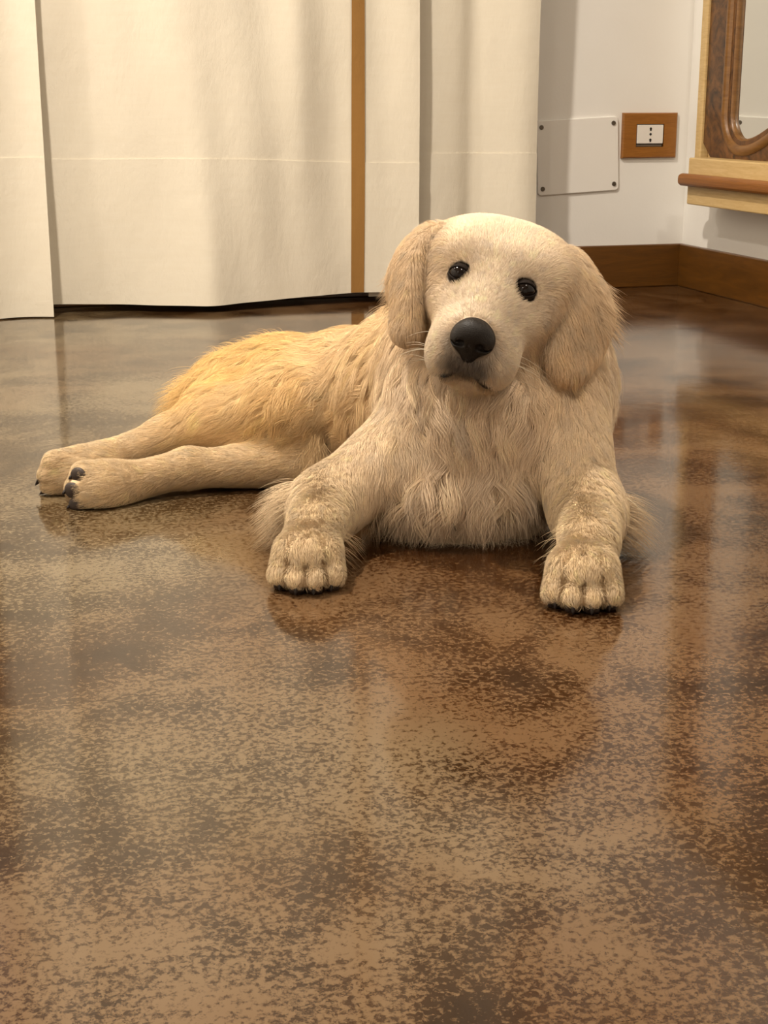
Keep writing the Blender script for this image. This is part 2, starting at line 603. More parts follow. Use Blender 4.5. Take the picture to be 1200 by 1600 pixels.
class Prim:
    def __init__(s, typ, data, k, fur):
        s.typ, s.data, s.k = typ, data, k
        s.L, s.flow, s.col, s.lift = fur
        if typ == 'cap':
            a, b, ra, rb = data
            s.lo = np.minimum(a - ra, b - rb)
            s.hi = np.maximum(a + ra, b + rb)
        elif typ == 'tri':
            s.lo = np.min(data[:3], 0) - data[3]
            s.hi = np.max(data[:3], 0) + data[3]
        else:
            c, R, r = data
            m = np.sqrt(((R * r) ** 2).sum(1))
            s.lo, s.hi = c - m, c + m
        PRIMS.append(s)

    def d(s, X, Y, Z):
        if s.typ == 'cap':
            a, b, ra, rb = s.data
            ba = b - a
            bb = float(ba @ ba) + 1e-12
            px, py, pz = X - a[0], Y - a[1], Z - a[2]
            t = np.clip((px * ba[0] + py * ba[1] + pz * ba[2]) / bb, 0, 1)
            qx, qy, qz = px - t * ba[0], py - t * ba[1], pz - t * ba[2]
            return np.sqrt(qx * qx + qy * qy + qz * qz) - (ra + (rb - ra) * t)
        if s.typ == 'tri':
            a, b, c, r = s.data
            n = nrm(np.cross(b - a, c - a))
            best = None
            inside = True
            for p, q in ((a, b), (b, c), (c, a)):
                e = q - p
                m = np.cross(e, n)
                inside = inside & (((X - p[0]) * m[0] + (Y - p[1]) * m[1] + (Z - p[2]) * m[2]) <= 0)
                dd = seg_d(X, Y, Z, p, q)
                best = dd if best is None else np.minimum(best, dd)
            pl = np.abs((X - a[0]) * n[0] + (Y - a[1]) * n[1] + (Z - a[2]) * n[2])
            return np.where(inside, pl, best) - r
        c, R, r = s.data
        px, py, pz = X - c[0], Y - c[1], Z - c[2]
        l = [(px * R[0, i] + py * R[1, i] + pz * R[2, i]) / r[i] for i in range(3)]
        k0 = np.sqrt(l[0] ** 2 + l[1] ** 2 + l[2] ** 2)
        k1 = np.sqrt((l[0] / r[0]) ** 2 + (l[1] / r[1]) ** 2 + (l[2] / r[2]) ** 2) + 1e-9
        return k0 * (k0 - 1.0) / k1


def smin(a, b, k):
    h = np.maximum(k - np.abs(a - b), 0) / k
    return np.minimum(a, b) - h * h * k * 0.25


def smax(a, b, k):
    return -smin(-a, -b, k)


I3 = np.eye(3)


def frame(y, up=(0, 0, 1)):
    y = nrm(y)
    x = nrm(np.cross(y, up))
    return np.stack([x, y, np.cross(x, y)], 1)


# colours (linear albedo)
CREAM = np.array([0.85, 0.63, 0.42])
PALE = np.array([0.89, 0.695, 0.50])
GOLD = np.array([0.86, 0.53, 0.205])
EAR = np.array([0.78, 0.53, 0.3])
CHEST = np.array([0.84, 0.63, 0.43])
LEG = np.array([0.86, 0.625, 0.375])

DOWN = np.array([0, -0.15, -1.0])
BACK = nrm([-0.55, 0.75, -0.25])
groups = []


def group(k):
    g = dict(k=k, p=[])
    groups.append(g)
    return g['p']


def cap(g, a, b, ra, rb, k, fur):
    g.append(Prim('cap', (np.asarray(a, float), np.asarray(b, float), ra, rb), k, fur))


def ell(g, c, R, r, k, fur):
    g.append(Prim('ell', (np.asarray(c, float), R, np.asarray(r, float)), k, fur))


A_ = np.array
# ---------------- torso
g = group(0.03)
F_chest = (0.042, DOWN, CHEST, 0.34)
F_side = (0.038, nrm([-0.55, 0.35, -0.75]), CREAM * 0.5 + GOLD * 0.5, 0.30)
F_back = (0.036, nrm([-0.65, 0.6, -0.2]), GOLD, 0.32)
F_rump = (0.036, nrm([-0.85, 0.15, -0.35]), GOLD, 0.36)
ell(g, (0.112, 1.600, 0.120), I3, (0.105, 0.105, 0.120), 0.04, F_chest)
ell(g, (0.078, 1.548, 0.056), I3, (0.108, 0.070, 0.054), 0.04, (0.050, nrm([0, -0.35, -1.0]), CHEST, 0.5))
cap(g, (0.118, 1.640, 0.155), (0.060, 1.740, 0.112), 0.105, 0.106, 0.05, F_side)
cap(g, (0.060, 1.740, 0.102), (-0.050, 1.850, 0.079), 0.101, 0.080, 0.05, F_side)
cap(g, (-0.040, 1.860, 0.080), (-0.130, 1.940, 0.068), 0.080, 0.066, 0.05, F_back)
cap(g, (-0.130, 1.940, 0.066), (-0.205, 1.965, 0.058), 0.066, 0.056, 0.05, F_rump)
ell(g, (0.182, 1.625, 0.150), I3, (0.066, 0.080, 0.075), 0.04, F_chest)
# neck
cap(g, (0.125, 1.640, 0.190), (0.120, 1.600, 0.245), 0.092, 0.062, 0.05, (0.036, nrm([0, -0.3, -1]), CHEST, 0.30))
cap(g, (0.110, 1.565, 0.150), (0.110, 1.575, 0.225), 0.082, 0.052, 0.05, F_chest)

# ---------------- hind legs (both stretched out to the dog's right)
F_thigh = (0.032, nrm([-0.75, -0.25, -0.55]), GOLD, 0.30)
F_shank = (0.011, nrm([-0.95, -0.2, -0.15]), LEG, 0.22)
F_foot = (0.009, nrm([-0.9, -0.35, -0.15]), LEG, 0.22)
g = group(0.025)
hip = A_([-0.135, 1.900, 0.092])
stf = at(455, 640, 1.775)
hk1 = at(262, 683, 1.790)
pw1 = at(128, 734, 1.725)
cap(g, hip, stf, 0.064, 0.044, 0.04, F_thigh)
cap(g, (-0.180, 1.905, 0.070), at(335, 652, 1.82), 0.060, 0.040, 0.04, F_thigh)
cap(g, stf, hk1, 0.046, 0.0215, 0.035, (0.020, nrm([-0.9, -0.2, -0.4]), GOLD * 0.5 + LEG * 0.5, 0.2))
cap(g, stf + A_([0.03, 0.0, 0.0]), stf + A_([0.0, -0.01, -0.03]), 0.028, 0.022, 0.03, (0.055, nrm([0.35, -0.5, -0.8]), LEG, 0.4))
cap(g, hk1, pw1, 0.0205, 0.019, 0.02, F_shank)
ell(g, pw1 + A_([0.005, 0, -0.001]), frame(pw1 - hk1), (0.027, 0.046, 0.025), 0.015, F_foot)
cap(g, at(520, 722, 1.755), at(300, 732, 1.715), 0.030, 0.0185, 0.02, F_shank)     # lower leg
stl = at(430, 715, 1.73)
hk2 = at(290, 731, 1.712)
pw2 = at(163, 764, 1.660)
cap(g, hk2, pw2, 0.0185, 0.0205, 0.02, F_shank)
ell(g, pw2, frame(pw2 - hk2, up=(0.3, 0.3, 1)), (0.026, 0.040, 0.030), 0.015, F_foot)
cap(g, at(356, 606, 1.93), at(318, 632, 1.90), 0.034, 0.028, 0.04, (0.050, nrm([-0.75, -0.1, -0.65]), GOLD, 0.42))
# hind toes
PADS, CLAWS = [], []
g = group(0.007)
d1 = nrm(pw1 - hk1)
s1 = nrm(A_([0.25, 0.15, 1.0]) - d1 * (A_([0.25, 0.15, 1.0]) @ d1))
o1 = np.cross(d1, s1)
for i, (sz, fw) in enumerate(((0.021, 0.030), (0.008, 0.040), (-0.008, 0.040), (-0.019, 0.030))):
    b = pw1 + d1 * fw + s1 * sz
    cap(g, pw1 + s1 * sz * 0.7, b, 0.012, 0.0115, 0.006, F_foot)
    CLAWS.append((b + d1 * 0.009 + o1 * 0.002, nrm(d1 + o1 * 0.25 - A_([0, 0, 0.5])), 0.011))
d2 = nrm(pw2 - hk2)
s2 = nrm(A_([0.05, 0.2, 1.0]) - d2 * (A_([0.05, 0.2, 1.0]) @ d2))
o2 = np.cross(d2, s2)
if o2[1] > 0:
    o2 = -o2
for i, (sz, fw) in enumerate(((0.024, 0.020), (0.009, 0.031), (-0.009, 0.030), (-0.023, 0.020))):
    b = pw2 + d2 * fw + s2 * sz
    cap(g, pw2 + s2 * sz * 0.7, b, 0.0125, 0.0115, 0.006, F_foot)
    PADS.append((b + o2 * 0.0070 + d2 * 0.0085, nrm(o2 + d2 * 1.4), s2, 0.0095, 0.0105))
    CLAWS.append((b + d2 * 0.010 - o2 * 0.003, nrm(d2 + o2 * 0.5), 0.010))

# ---------------- forelegs
F_arm = (0.014, nrm([0.0, -0.60, -0.80]), LEG * 0.5 + CHEST * 0.5, 0.25)
F_fore = (0.0065, nrm([0.0, -0.9, -0.45]), LEG, 0.08)
F_paw = (0.0058, nrm([0.0, -1.0, -0.35]), LEG, 0.06)
GROOVES = []
for sgn, sh, el, wr, pc, fwd in ((-1, A_([0.055, 1.575, 0.108]), A_([-0.061, 1.482, 0.046]), A_([-0.068, 1.405, 0.046]), A_([-0.0735, 1.368, 0.030]), nrm([-0.03, -1, 0])),
                                 (1, A_([0.188, 1.580, 0.130]), A_([0.208, 1.455, 0.048]), A_([0.197, 1.352, 0.044]), A_([0.186, 1.313, 0.030]), nrm([-0.12, -1, 0]))):
    g = group(0.022)
    cap(g, sh, el, 0.054, 0.030, 0.04, F_arm)
    ell(g, el + A_([sgn * 0.020, 0.012, -0.016]), I3, (0.013, 0.028, 0.018), 0.02, (0.020, nrm([sgn * 0.5, -0.5, -0.8]), CHEST, 0.3))
    cap(g, el, wr, 0.031, 0.0265, 0.03, F_fore)
    ell(g, pc, frame(fwd), (0.031, 0.036, 0.025), 0.015, F_paw)
    side = nrm(np.cross([0, 0, 1], fwd)) * -1
    g = group(0.003)
    for i, (sx, fw) in enumerate(((-0.0245, 0.024), (-0.0085, 0.036), (0.0085, 0.036), (0.0245, 0.024))):
        b = pc + fwd * fw + side * sx + A_([0, 0, -0.0160])
        cap(g, pc + side * sx * 0.75 + fwd * 0.004 + A_([0, 0, 0.004]), b, 0.0125, 0.0105, 0.003, F_paw)
        if i < 3:
            mx_ = (-0.0165, 0.0, 0.0165)[i]
            GROOVES.append((pc + side * mx_ * 0.85 + fwd * 0.016 + A_([0, 0, 0.018]), pc + side * mx_ + fwd * (0.047 if i == 1 else 0.040) + A_([0, 0, -0.024])))
        CLAWS.append((b + fwd * 0.009 + A_([0, 0, -0.004]), nrm(fwd + A_([0, 0, -0.75])), 0.008))
        PADS.append((b + fwd * 0.001 + A_([0, 0, -0.0105]), nrm(A_([0, 0, -1]) + fwd * 0.9), side, 0.0075, 0.009))

# ---------------- head
g = group(0.03)
F_head = (0.0055, 'head', PALE, 0.10)
F_fore = (0.0085, 'head', PALE, 0.18)
F_muz = (0.0032, 'head', PALE, 0.08)
F_cheek = (0.0065, 'head', CREAM * 0.5 + PALE * 0.5, 0.10)
ell(g, H(0, -0.058, -0.017), HR, (0.074, 0.070, 0.054), 0.02, F_head)
for s in (-1, 1):
    ell(g, H(s * 0.034, -0.045, 0.004), HR, (0.040, 0.044, 0.025), 0.025, F_head)
    ell(g, H(s * 0.034, -0.020, 0.008), HR, (0.026, 0.022, 0.020), 0.022, F_head)
    ell(g, H(s * 0.046, -0.038, -0.034), HR, (0.034, 0.042, 0.042), 0.03, F_cheek)
    ell(g, H(s * 0.027, 0.006, -0.034), HR, (0.028, 0.040, 0.026), 0.03, F_muz)
cap(g, H(0, -0.008, -0.004), H(0, 0.076, -0.031), 0.027, 0.0205, 0.022, F_muz)
cap(g, H(0, 0.006, -0.038), H(0, 0.068, -0.048), 0.041, 0.029, 0.02, F_muz)
for s in (-1, 1):
    ell(g, H(s * 0.0215, 0.060, -0.061), HR, (0.0225, 0.034, 0.031), 0.014, F_muz)
cap(g, H(0, -0.040, -0.068), H(0, 0.056, -0.0835), 0.036, 0.0155, 0.015, F_muz)


def field(P):
    """The blended surface at single points, before any cut."""
    X, Y, Z = P[:, 0], P[:, 1], P[:, 2]
    out = np.full(len(P), 0.25)
    for g_ in groups:
        T = np.full(len(P), 0.25)
        for p in g_['p']:
            T = smin(T, p.d(X, Y, Z), p.k)
        out = smin(out, T, g_['k'])
    return out


EYE_R = 0.0108
EYES, EYE_Y = [], []
for s in (-1, 1):
    ys = np.linspace(0.06, -0.06, 241)
    v_ = field(np.array([H(s * 0.0335, y, 0.0) for y in ys]))
    ysurf = ys[np.argmax(v_ < 0)]
    EYE_Y.append(ysurf)
    EYES.append(H(s * 0.0335, ysurf - 0.0052, 0.0))
# eye frame: the eyes look towards the camera
ef = c_
el_ = nrm(hx - ef * (hx @ ef))
eu = np.cross(el_, ef)
# ears, hanging flaps
g = group(0.003)
F_ear = (0.008, nrm([0.0, -0.05, -1]), EAR * 0.35 + CREAM * 0.65, 0.12)
F_earL = (0.016, nrm([-0.35, 0.05, -1]), EAR, 0.25)
F_earR = (0.022, nrm([0.50, 0.05, -0.9]), EAR * 0.6 + CREAM * 0.4, 0.26)


def flap(g, front, rear, r, k, ff, fr):
    """Ear leather between a front and a rear edge, as rounded triangles."""
    def resample(P_, m):
        P_ = np.array(P_)
        t = np.linspace(0, len(P_) - 1, m)
        i0 = np.clip(t.astype(int), 0, len(P_) - 2)
        f = (t - i0)[:, None]
        pm, pn = P_[np.maximum(i0 - 1, 0)], P_[np.minimum(i0 + 2, len(P_) - 1)]
        p0, p1 = P_[i0], P_[i0 + 1]
        return 0.5 * (2 * p0 + (p1 - pm) * f + (2 * pm - 5 * p0 + 4 * p1 - pn) * f ** 2 + (3 * p0 - pm - 3 * p1 + pn) * f ** 3)
    n = 11
    front, rear = resample(front, n), resample(rear, n)
    for i in range(n - 1):
        a, b, c, d = front[i], front[i + 1], rear[i], rear[i + 1]
        g.append(Prim('tri', (a, b, c, r), k, ff))
        g.append(Prim('tri', (b, d, c, r), k, fr))


flap(g, [at(688, 360, 1.550), at(653, 395, 1.530), at(644, 450, 1.514), at(641, 500, 1.508), at(639, 524, 1.508)],
     [at(678, 364, 1.565), at(640, 402, 1.552), at(632, 450, 1.535), at(630, 500, 1.525), at(631, 524, 1.518)], 0.0058, 0.012, F_ear, F_ear)
flap(g, [at(678, 364, 1.565), at(642, 400, 1.556), at(634, 440, 1.545), at(634, 485, 1.538)],
     [at(674, 368, 1.580), at(642, 402, 1.574), at(624, 438, 1.566), at(628, 475, 1.555)], 0.0050, 0.012, F_earL, F_earL)
flap(g, [at(884, 400, 1.556), at(893, 425, 1.536), at(890, 462, 1.520), at(882, 503, 1.512), at(869, 539, 1.506), at(866, 565, 1.506), at(876, 584, 1.508)],
     [at(893, 402, 1.575), at(912, 432, 1.560), at(930, 462, 1.552), at(940, 500, 1.550), at(926, 538, 1.540), at(910, 564, 1.530), at(890, 590, 1.516)], 0.0058, 0.014, F_ear, F_earR)

NOSE = H(0, 0.0910, -0.0335)
lip = [H(-0.042, 0.030, -0.082), H(-0.034, 0.064, -0.087), H(-0.016, 0.091, -0.078), H(0, 0.096, -0.0715),
       H(0.016, 0.091, -0.078), H(0.034, 0.064, -0.087), H(0.042, 0.030, -0.082)]


def seg_d(X, Y, Z, a, b):
    ba = b - a
    px, py, pz = X - a[0], Y - a[1], Z - a[2]
    t = np.clip((px * ba[0] + py * ba[1] + pz * ba[2]) / (ba @ ba), 0, 1)
    return np.sqrt((px - t * ba[0]) ** 2 + (py - t * ba[1]) ** 2 + (pz - t * ba[2]) ** 2)


def axis(lo, hi, fine, coarse, *ranges):
    out, x = [], lo
    while x < hi + coarse:
        out.append(x)
        x += fine if any(f0 <= x < f1 for f0, f1 in ranges) else coarse
    return np.array(out, np.float32)


FINE, COARSE = 0.0026, 0.0052
AX = [axis(-0.52, 0.36, FINE, COARSE, (-0.115, -0.03), (0.01, 0.25)), axis(1.22, 2.16, FINE, COARSE, (1.25, 1.60)), axis(-0.045, 0.42, FINE, COARSE, (-0.005, 0.065), (0.17, 0.375))]
S = np.full([len(a) for a in AX], 0.25, np.float32)


def sub(lo, hi, mg):
    return tuple(slice(max(0, int(np.searchsorted(a, l - mg)) - 1), min(len(a), int(np.searchsorted(a, h + mg)) + 1)) for a, l, h in zip(AX, lo, hi))


def coords(sl):
    return (AX[0][sl[0]][:, None, None], AX[1][sl[1]][None, :, None], AX[2][sl[2]][None, None, :])


MG = 0.075
for g in groups:
    lo = np.min([p.lo for p in g['p']], 0)
    hi = np.max([p.hi for p in g['p']], 0)
    T = np.full_like(S, 0.25)
    for p in g['p']:
        sl = sub(p.lo, p.hi, MG)
        T[sl] = smin(T[sl], p.d(*coords(sl)).astype(np.float32), p.k)
    S = smin(S, T, g['k'])
# cuts: eye sockets, mouth line, floor
for e in EYES:
    sl = sub(e - 0.03, e + 0.03, 0)
    X, Y, Z = coords(sl)
    S[sl] = smax(S[sl], -(np.sqrt((X - e[0]) ** 2 + (Y - e[1]) ** 2 + (Z - e[2]) ** 2) - EYE_R - 0.0004), 0.003)
for a, b in zip(lip[:-1], lip[1:]):
    sl = sub(np.minimum(a, b) - 0.02, np.maximum(a, b) + 0.02, 0)
    S[sl] = smax(S[sl], -(seg_d(*coords(sl), a, b) - 0.0042), 0.003)
for a, b in GROOVES:
    sl = sub(np.minimum(a, b) - 0.02, np.maximum(a, b) + 0.02, 0)
    S[sl] = smax(S[sl], -(seg_d(*coords(sl), a, b) - 0.0034), 0.003)
S = smax(S, (0.0015 - AX[2][None, None, :]).astype(np.float32), 0.006)
S = S.astype(np.float32)


def sample(P, S=None, AX=None):
    """Trilinear value and gradient of the distance grid."""
    S = SG if S is None else S
    AX = AXG if AX is None else AX
    idx, fr, sz = [], [], []
    for i in range(3):
        a = AX[i]
        j = np.clip(np.searchsorted(a, P[:, i]) - 1, 0, len(a) - 2)
        w = a[j + 1] - a[j]
        idx.append(j)
        sz.append(w)
        fr.append(np.clip((P[:, i] - a[j]) / w, 0, 1))
    i, j, k = idx
    x, y, z = fr
    c000, c100, c010, c110 = S[i, j, k], S[i + 1, j, k], S[i, j + 1, k], S[i + 1, j + 1, k]
    c001, c101, c011, c111 = S[i, j, k + 1], S[i + 1, j, k + 1], S[i, j + 1, k + 1], S[i + 1, j + 1, k + 1]
    x0, x1 = 1 - x, x
    a00, a10, a01, a11 = c000 * x0 + c100 * x1, c010 * x0 + c110 * x1, c001 * x0 + c101 * x1, c011 * x0 + c111 * x1
    b0, b1 = a00 * (1 - y) + a10 * y, a01 * (1 - y) + a11 * y
    v = b0 * (1 - z) + b1 * z
    gz = (b1 - b0) / sz[2]
    gy = ((a10 - a00) * (1 - z) + (a11 - a01) * z) / sz[1]
    d00, d10, d01, d11 = c100 - c000, c110 - c010, c101 - c001, c111 - c011
    gx = ((d00 * (1 - y) + d10 * y) * (1 - z) + (d01 * (1 - y) + d11 * y) * z) / sz[0]
    gr = np.stack([gx, gy, gz], 1)
    gr /= np.linalg.norm(gr, axis=1, keepdims=True) + 1e-9
    return v, gr


def surface_nets(S, AX, project=2):
    ins = S < 0
    c = np.zeros([n - 1 for n in S.shape], np.uint8)
    for dx in (0, 1):
        for dy in (0, 1):
            for dz in (0, 1):
                c += ins[dx:dx + c.shape[0], dy:dy + c.shape[1], dz:dz + c.shape[2]]
    act = (c > 0) & (c < 8)
    I = np.argwhere(act)
    vid = np.full(act.shape, -1, np.int64)
    vid[act] = np.arange(len(I))
    acc = np.zeros((len(I), 3))
    cnt = np.zeros(len(I))
    corners = [(0, 0, 0), (1, 0, 0), (0, 1, 0), (1, 1, 0), (0, 0, 1), (1, 0, 1), (0, 1, 1), (1, 1, 1)]
    val = {q: S[I[:, 0] + q[0], I[:, 1] + q[1], I[:, 2] + q[2]] for q in corners}
    pos = {q: np.stack([AX[m][I[:, m] + q[m]] for m in range(3)], 1) for q in corners}
    for p in corners:
        for ax in range(3):
            if p[ax] == 0:
                q = tuple(1 if m == ax else p[m] for m in range(3))
                f0, f1 = val[p], val[q]
                m = (f0 < 0) != (f1 < 0)
                t = (f0 / (f0 - f1 + 1e-20))[m][:, None]
                acc[m] += pos[p][m] * (1 - t) + pos[q][m] * t
                cnt[m] += 1
    V = acc / cnt[:, None]
    quads = []
    for ax in range(3):
        o1, o2 = [(1, 2), (2, 0), (0, 1)][ax]
        sl0 = [slice(None)] * 3
        sl1 = [slice(None)] * 3
        sl0[ax] = slice(0, -1)
        sl1[ax] = slice(1, None)
        d0, d1 = ins[tuple(sl0)], ins[tuple(sl1)]
        E_ = np.argwhere(d0 != d1)
        E_ = E_[(E_[:, o1] > 0) & (E_[:, o2] > 0) & (E_[:, o1] < S.shape[o1] - 1) & (E_[:, o2] < S.shape[o2] - 1)]
        fl = ins[E_[:, 0], E_[:, 1], E_[:, 2]]

        def cell(a, b):
            Q = E_.copy()
            Q[:, o1] -= a
            Q[:, o2] -= b
            return vid[Q[:, 0], Q[:, 1], Q[:, 2]]
        q = np.stack([cell(1, 1), cell(0, 1), cell(0, 0), cell(1, 0)], 1)
        q[~fl] = q[~fl][:, ::-1]
        quads.append(q)
    Q = np.concatenate(quads)
    for _ in range(project):
        v, gr = sample(V, S, AX)
        V -= gr * np.clip(v, -0.002, 0.002)[:, None] * 0.8
    return V, Q


def np_mesh(name, V, Q, smooth=True):
    me = bpy.data.meshes.new(name)
    n = Q.shape[1]
    me.vertices.add(len(V))
    me.vertices.foreach_set('co', V.astype(np.float32).ravel())
    me.loops.add(Q.size)
    me.loops.foreach_set('vertex_index', Q.astype(np.int32).ravel())
    me.polygons.add(len(Q))
    me.polygons.foreach_set('loop_start', np.arange(0, Q.size, n, dtype=np.int32))
    me.update(calc_edges=True)
    me.validate()
    if smooth:
        me.polygons.foreach_set('use_smooth', np.ones(len(me.polygons), bool))
    return me


SG, AXG = S, AX
BV, BQ = surface_nets(S, AX)


# ---- what grows where
def lip_dist(P):
    return np.min([seg_d(P[:, 0], P[:, 1], P[:, 2], a, b) for a, b in zip(lip[:-1], lip[1:])], 0)


def hloc(P):
    return (P - HE) @ HR


def fur_data(P):
    """Blend of fur length, flow, colour and lift of the primitives near each point."""
    n = len(P)
    W_ = np.zeros(n)
    L = np.zeros(n)
    lift = np.zeros(n)
    Fl = np.zeros((n, 3))
    C_ = np.zeros((n, 3))
    q = hloc(P)
    hd = q - np.array([0, 0.086, -0.030])
    hd[:, 2] = np.where(q[:, 2] < -0.03, hd[:, 2] - 0.03, hd[:, 2])
    hd = hd @ HR.T
    hd /= np.linalg.norm(hd, axis=1, keepdims=True) + 1e-9
    for p in PRIMS:
        m = np.all((P > p.lo - 0.05) & (P < p.hi + 0.05), axis=1)
        if not m.any():
            continue
        d = p.d(P[m, 0], P[m, 1], P[m, 2])
        w = np.exp(-np.maximum(d, -0.004) / (0.006 if p.L < 0.008 and isinstance(p.flow, str) else 0.011))
        W_[m] += w
        L[m] += w * p.L
        lift[m] += w * p.lift
        C_[m] += w[:, None] * p.col
        Fl[m] += w[:, None] * (hd[m] if isinstance(p.flow, str) else p.flow)
    W_ = np.maximum(W_, 1e-12)
    return L / W_, Fl / W_[:, None], C_ / W_[:, None], lift / W_


def tint(P, C_):
    """Own markings of the coat: dark lids and lips, grey around the nose, dark between the toes."""
    C_ = C_.copy()
    q = hloc(P)
    DK = np.array([0.018, 0.013, 0.010])
    for e in EYES:
        d = np.linalg.norm(P - e, axis=1)
        m = np.clip((0.0142 - d) / 0.0012, 0, 1)[:, None]
        C_ = C_ * (1 - m) + DK * m
    m = np.clip((0.0078 - lip_dist(P)) / 0.002, 0, 1)[:, None] * np.clip((q[:, 1] - 0.03) / 0.02, 0, 1)[:, None]
    C_ = C_ * (1 - m) + DK * m
    d = np.linalg.norm((q - np.array([0, 0.097, -0.062])) / np.array([1.25, 1, 0.8]), axis=1)
    m = np.clip((0.027 - d) / 0.014, 0, 1)[:, None] * 0.90
    C_ = C_ * (1 - m) + np.array([0.10, 0.085, 0.075]) * m
    d = np.linalg.norm((q - np.array([0, 0.095, -0.040])) / np.array([1.15, 1, 1.0]), axis=1)
    mk = np.clip((0.0215 - np.linalg.norm(P - NOSE, axis=1)) / 0.003, 0, 1)[:, None]
    m = np.clip((0.029 - d) / 0.010, 0, 1)[:, None] * 0.55
    C_ = C_ * (1 - m) + np.array([0.22, 0.18, 0.15]) * m
    C_ = C_ * (1 - mk) + DK * mk
    return C_


# ---- materials of the dog
def mat_coat(name, hair):
    k = Nodes(name)
    a = k.n('Attribute', attribute_name='coat')
    k.l(a.outputs['Color'], k.b.inputs['Base Color'])
    k.b.inputs['Roughness'].default_value = 0.62
    k.b.inputs['Specular IOR Level'].default_value = 0.22
    if hair:
        nn = k.n('Attribute', attribute_name='skin_normal')
        geo = k.n('NewGeometry')
        mx = k.n('Mix', data_type='VECTOR')
        mx.inputs[0].default_value = 0.62
        k.l(geo.outputs['Normal'], mx.inputs[4])
        k.l(nn.outputs['Vector'], mx.inputs[5])
        vn = k.n('VectorMath', operation='NORMALIZE')
        k.l(mx.outputs[1], vn.inputs[0])
        k.l(vn.outputs[0], k.b.inputs['Normal'])
    return k.m


M['coat_skin'] = mat_coat('coat_skin', False)
M['coat_hair'] = mat_coat('coat_hair', True)

dog = thing('dog', 'cream golden retriever lying on the shiny floor looking at the camera', 'dog', loc=(0.05, 1.65, 0))
DOGLOC = np.array([0.05, 1.65, 0.0])


def dog_part(name, V, Q, mat, parent=None):
    o = link(name, np_mesh(name, V - (DOGLOC if parent is None else 0), Q), mat)
    o.parent = parent or dog
    return o


bL, bF, bC, bl = fur_data(BV)
bC = tint(BV, bC)
body = dog_part('body', BV, BQ, M['coat_skin'])
ca = body.data.attributes.new('coat', 'FLOAT_COLOR', 'POINT')
ca.data.foreach_set('color', np.concatenate([bC * 0.8, np.ones((len(bC), 1))], 1).astype(np.float32).ravel())

# ---- eyes
k = Nodes('eye_brown')
k.b.inputs['Base Color'].default_value = (0.006, 0.003, 0.002, 1)
k.b.inputs['Roughness'].default_value = 0.08
k.b.inputs['Specular IOR Level'].default_value = 0.2
M['eye'] = k.m
for e in EYES:
    bm = bmesh.new()
    bmesh.ops.create_uvsphere(bm, u_segments=32, v_segments=20, radius=EYE_R)
    fd = HR[:, 1]
    for v in bm.verts:       # cornea bulges forward
        n = np.array(v.co) / EYE_R
        b = max(0.0, float(n @ fd) - 0.8)
        v.co = v.co * (1 + b * 0.35)
    o = link('eye', from_bm('eye', bm), M['eye'], dog, smooth=True)
    o.location = e - DOGLOC

# ---- eyelids: dark rims hugging the eyeballs
M['lid'] = mat_plain('dark_lid', (0.012, 0.008, 0.006, 1), 0.7, 0.1)
for sg, e in zip((-1, 1), EYES):
    for upper in (True, False):
        bm = bmesh.new()
        NA, NE = 17, 7
        rows = []
        for i in range(NA):
            a_ = math.radians(-92 + 184 * i / (NA - 1))
            tilt = math.radians(-7) * math.sin(a_)          # outer corner a little lower
            if upper:
                e0, e1 = math.radians(27) * math.cos(a_ * 0.97) + tilt, math.radians(72)
            else:
                e0, e1 = math.radians(-40) * math.cos(a_ * 0.97) + tilt, math.radians(-76)
            row = []
            for j in range(NE):
                ee = e0 + (e1 - e0) * j / (NE - 1)
                rr_ = EYE_R + (0.0011 if upper else 0.0007) + (0.0006 if j == 1 else 0)
                dv = el_ * (sg * math.sin(a_) * math.cos(ee)) + ef * (math.cos(a_) * math.cos(ee)) + eu * math.sin(ee)
                row.append(bm.verts.new(e + dv * rr_ - DOGLOC))
            rows.append(row)
        for i in range(NA - 1):
            for j in range(NE - 1):
                bm.faces.new((rows[i][j], rows[i + 1][j], rows[i + 1][j + 1], rows[i][j + 1]))
        bmesh.ops.recalc_face_normals(bm, faces=bm.faces)
        o = link('eyelid', from_bm('eyelid', bm), M['lid'], dog, smooth=True)
        md = o.modifiers.new('thickness', 'SOLIDIFY')
        md.thickness = 0.0008
        md.offset = -1.0

# ---- nose leather
k = Nodes('nose_leather')
v = k.coords()
vo = k.n('TexVoronoi')
vo.inputs['Scale'].default_value = 900
k.l(v, vo.inputs[0])
k.b.inputs['Base Color'].default_value = (0.011, 0.008, 0.006, 1)
k.b.inputs['Roughness'].default_value = 0.48
k.b.inputs['Specular IOR Level'].default_value = 0.2
k.bump(vo.outputs['Distance'], 0.35, 0.0006)
M['nose'] = k.m
nax = [np.arange(-0.030, 0.0301, 0.001).astype(np.float32), np.arange(-0.026, 0.026, 0.001).astype(np.float32), np.arange(-0.032, 0.026, 0.001).astype(np.float32)]
X, Y, Z = nax[0][:, None, None], nax[1][None, :, None], nax[2][None, None, :]


def le(c, r):
    k0 = np.sqrt(((X - c[0]) / r[0]) ** 2 + ((Y - c[1]) / r[1]) ** 2 + ((Z - c[2]) / r[2]) ** 2)
    k1 = np.sqrt(((X - c[0]) / r[0] ** 2) ** 2 + ((Y - c[1]) / r[1] ** 2) ** 2 + ((Z - c[2]) / r[2] ** 2) ** 2) + 1e-9
    return k0 * (k0 - 1) / k1


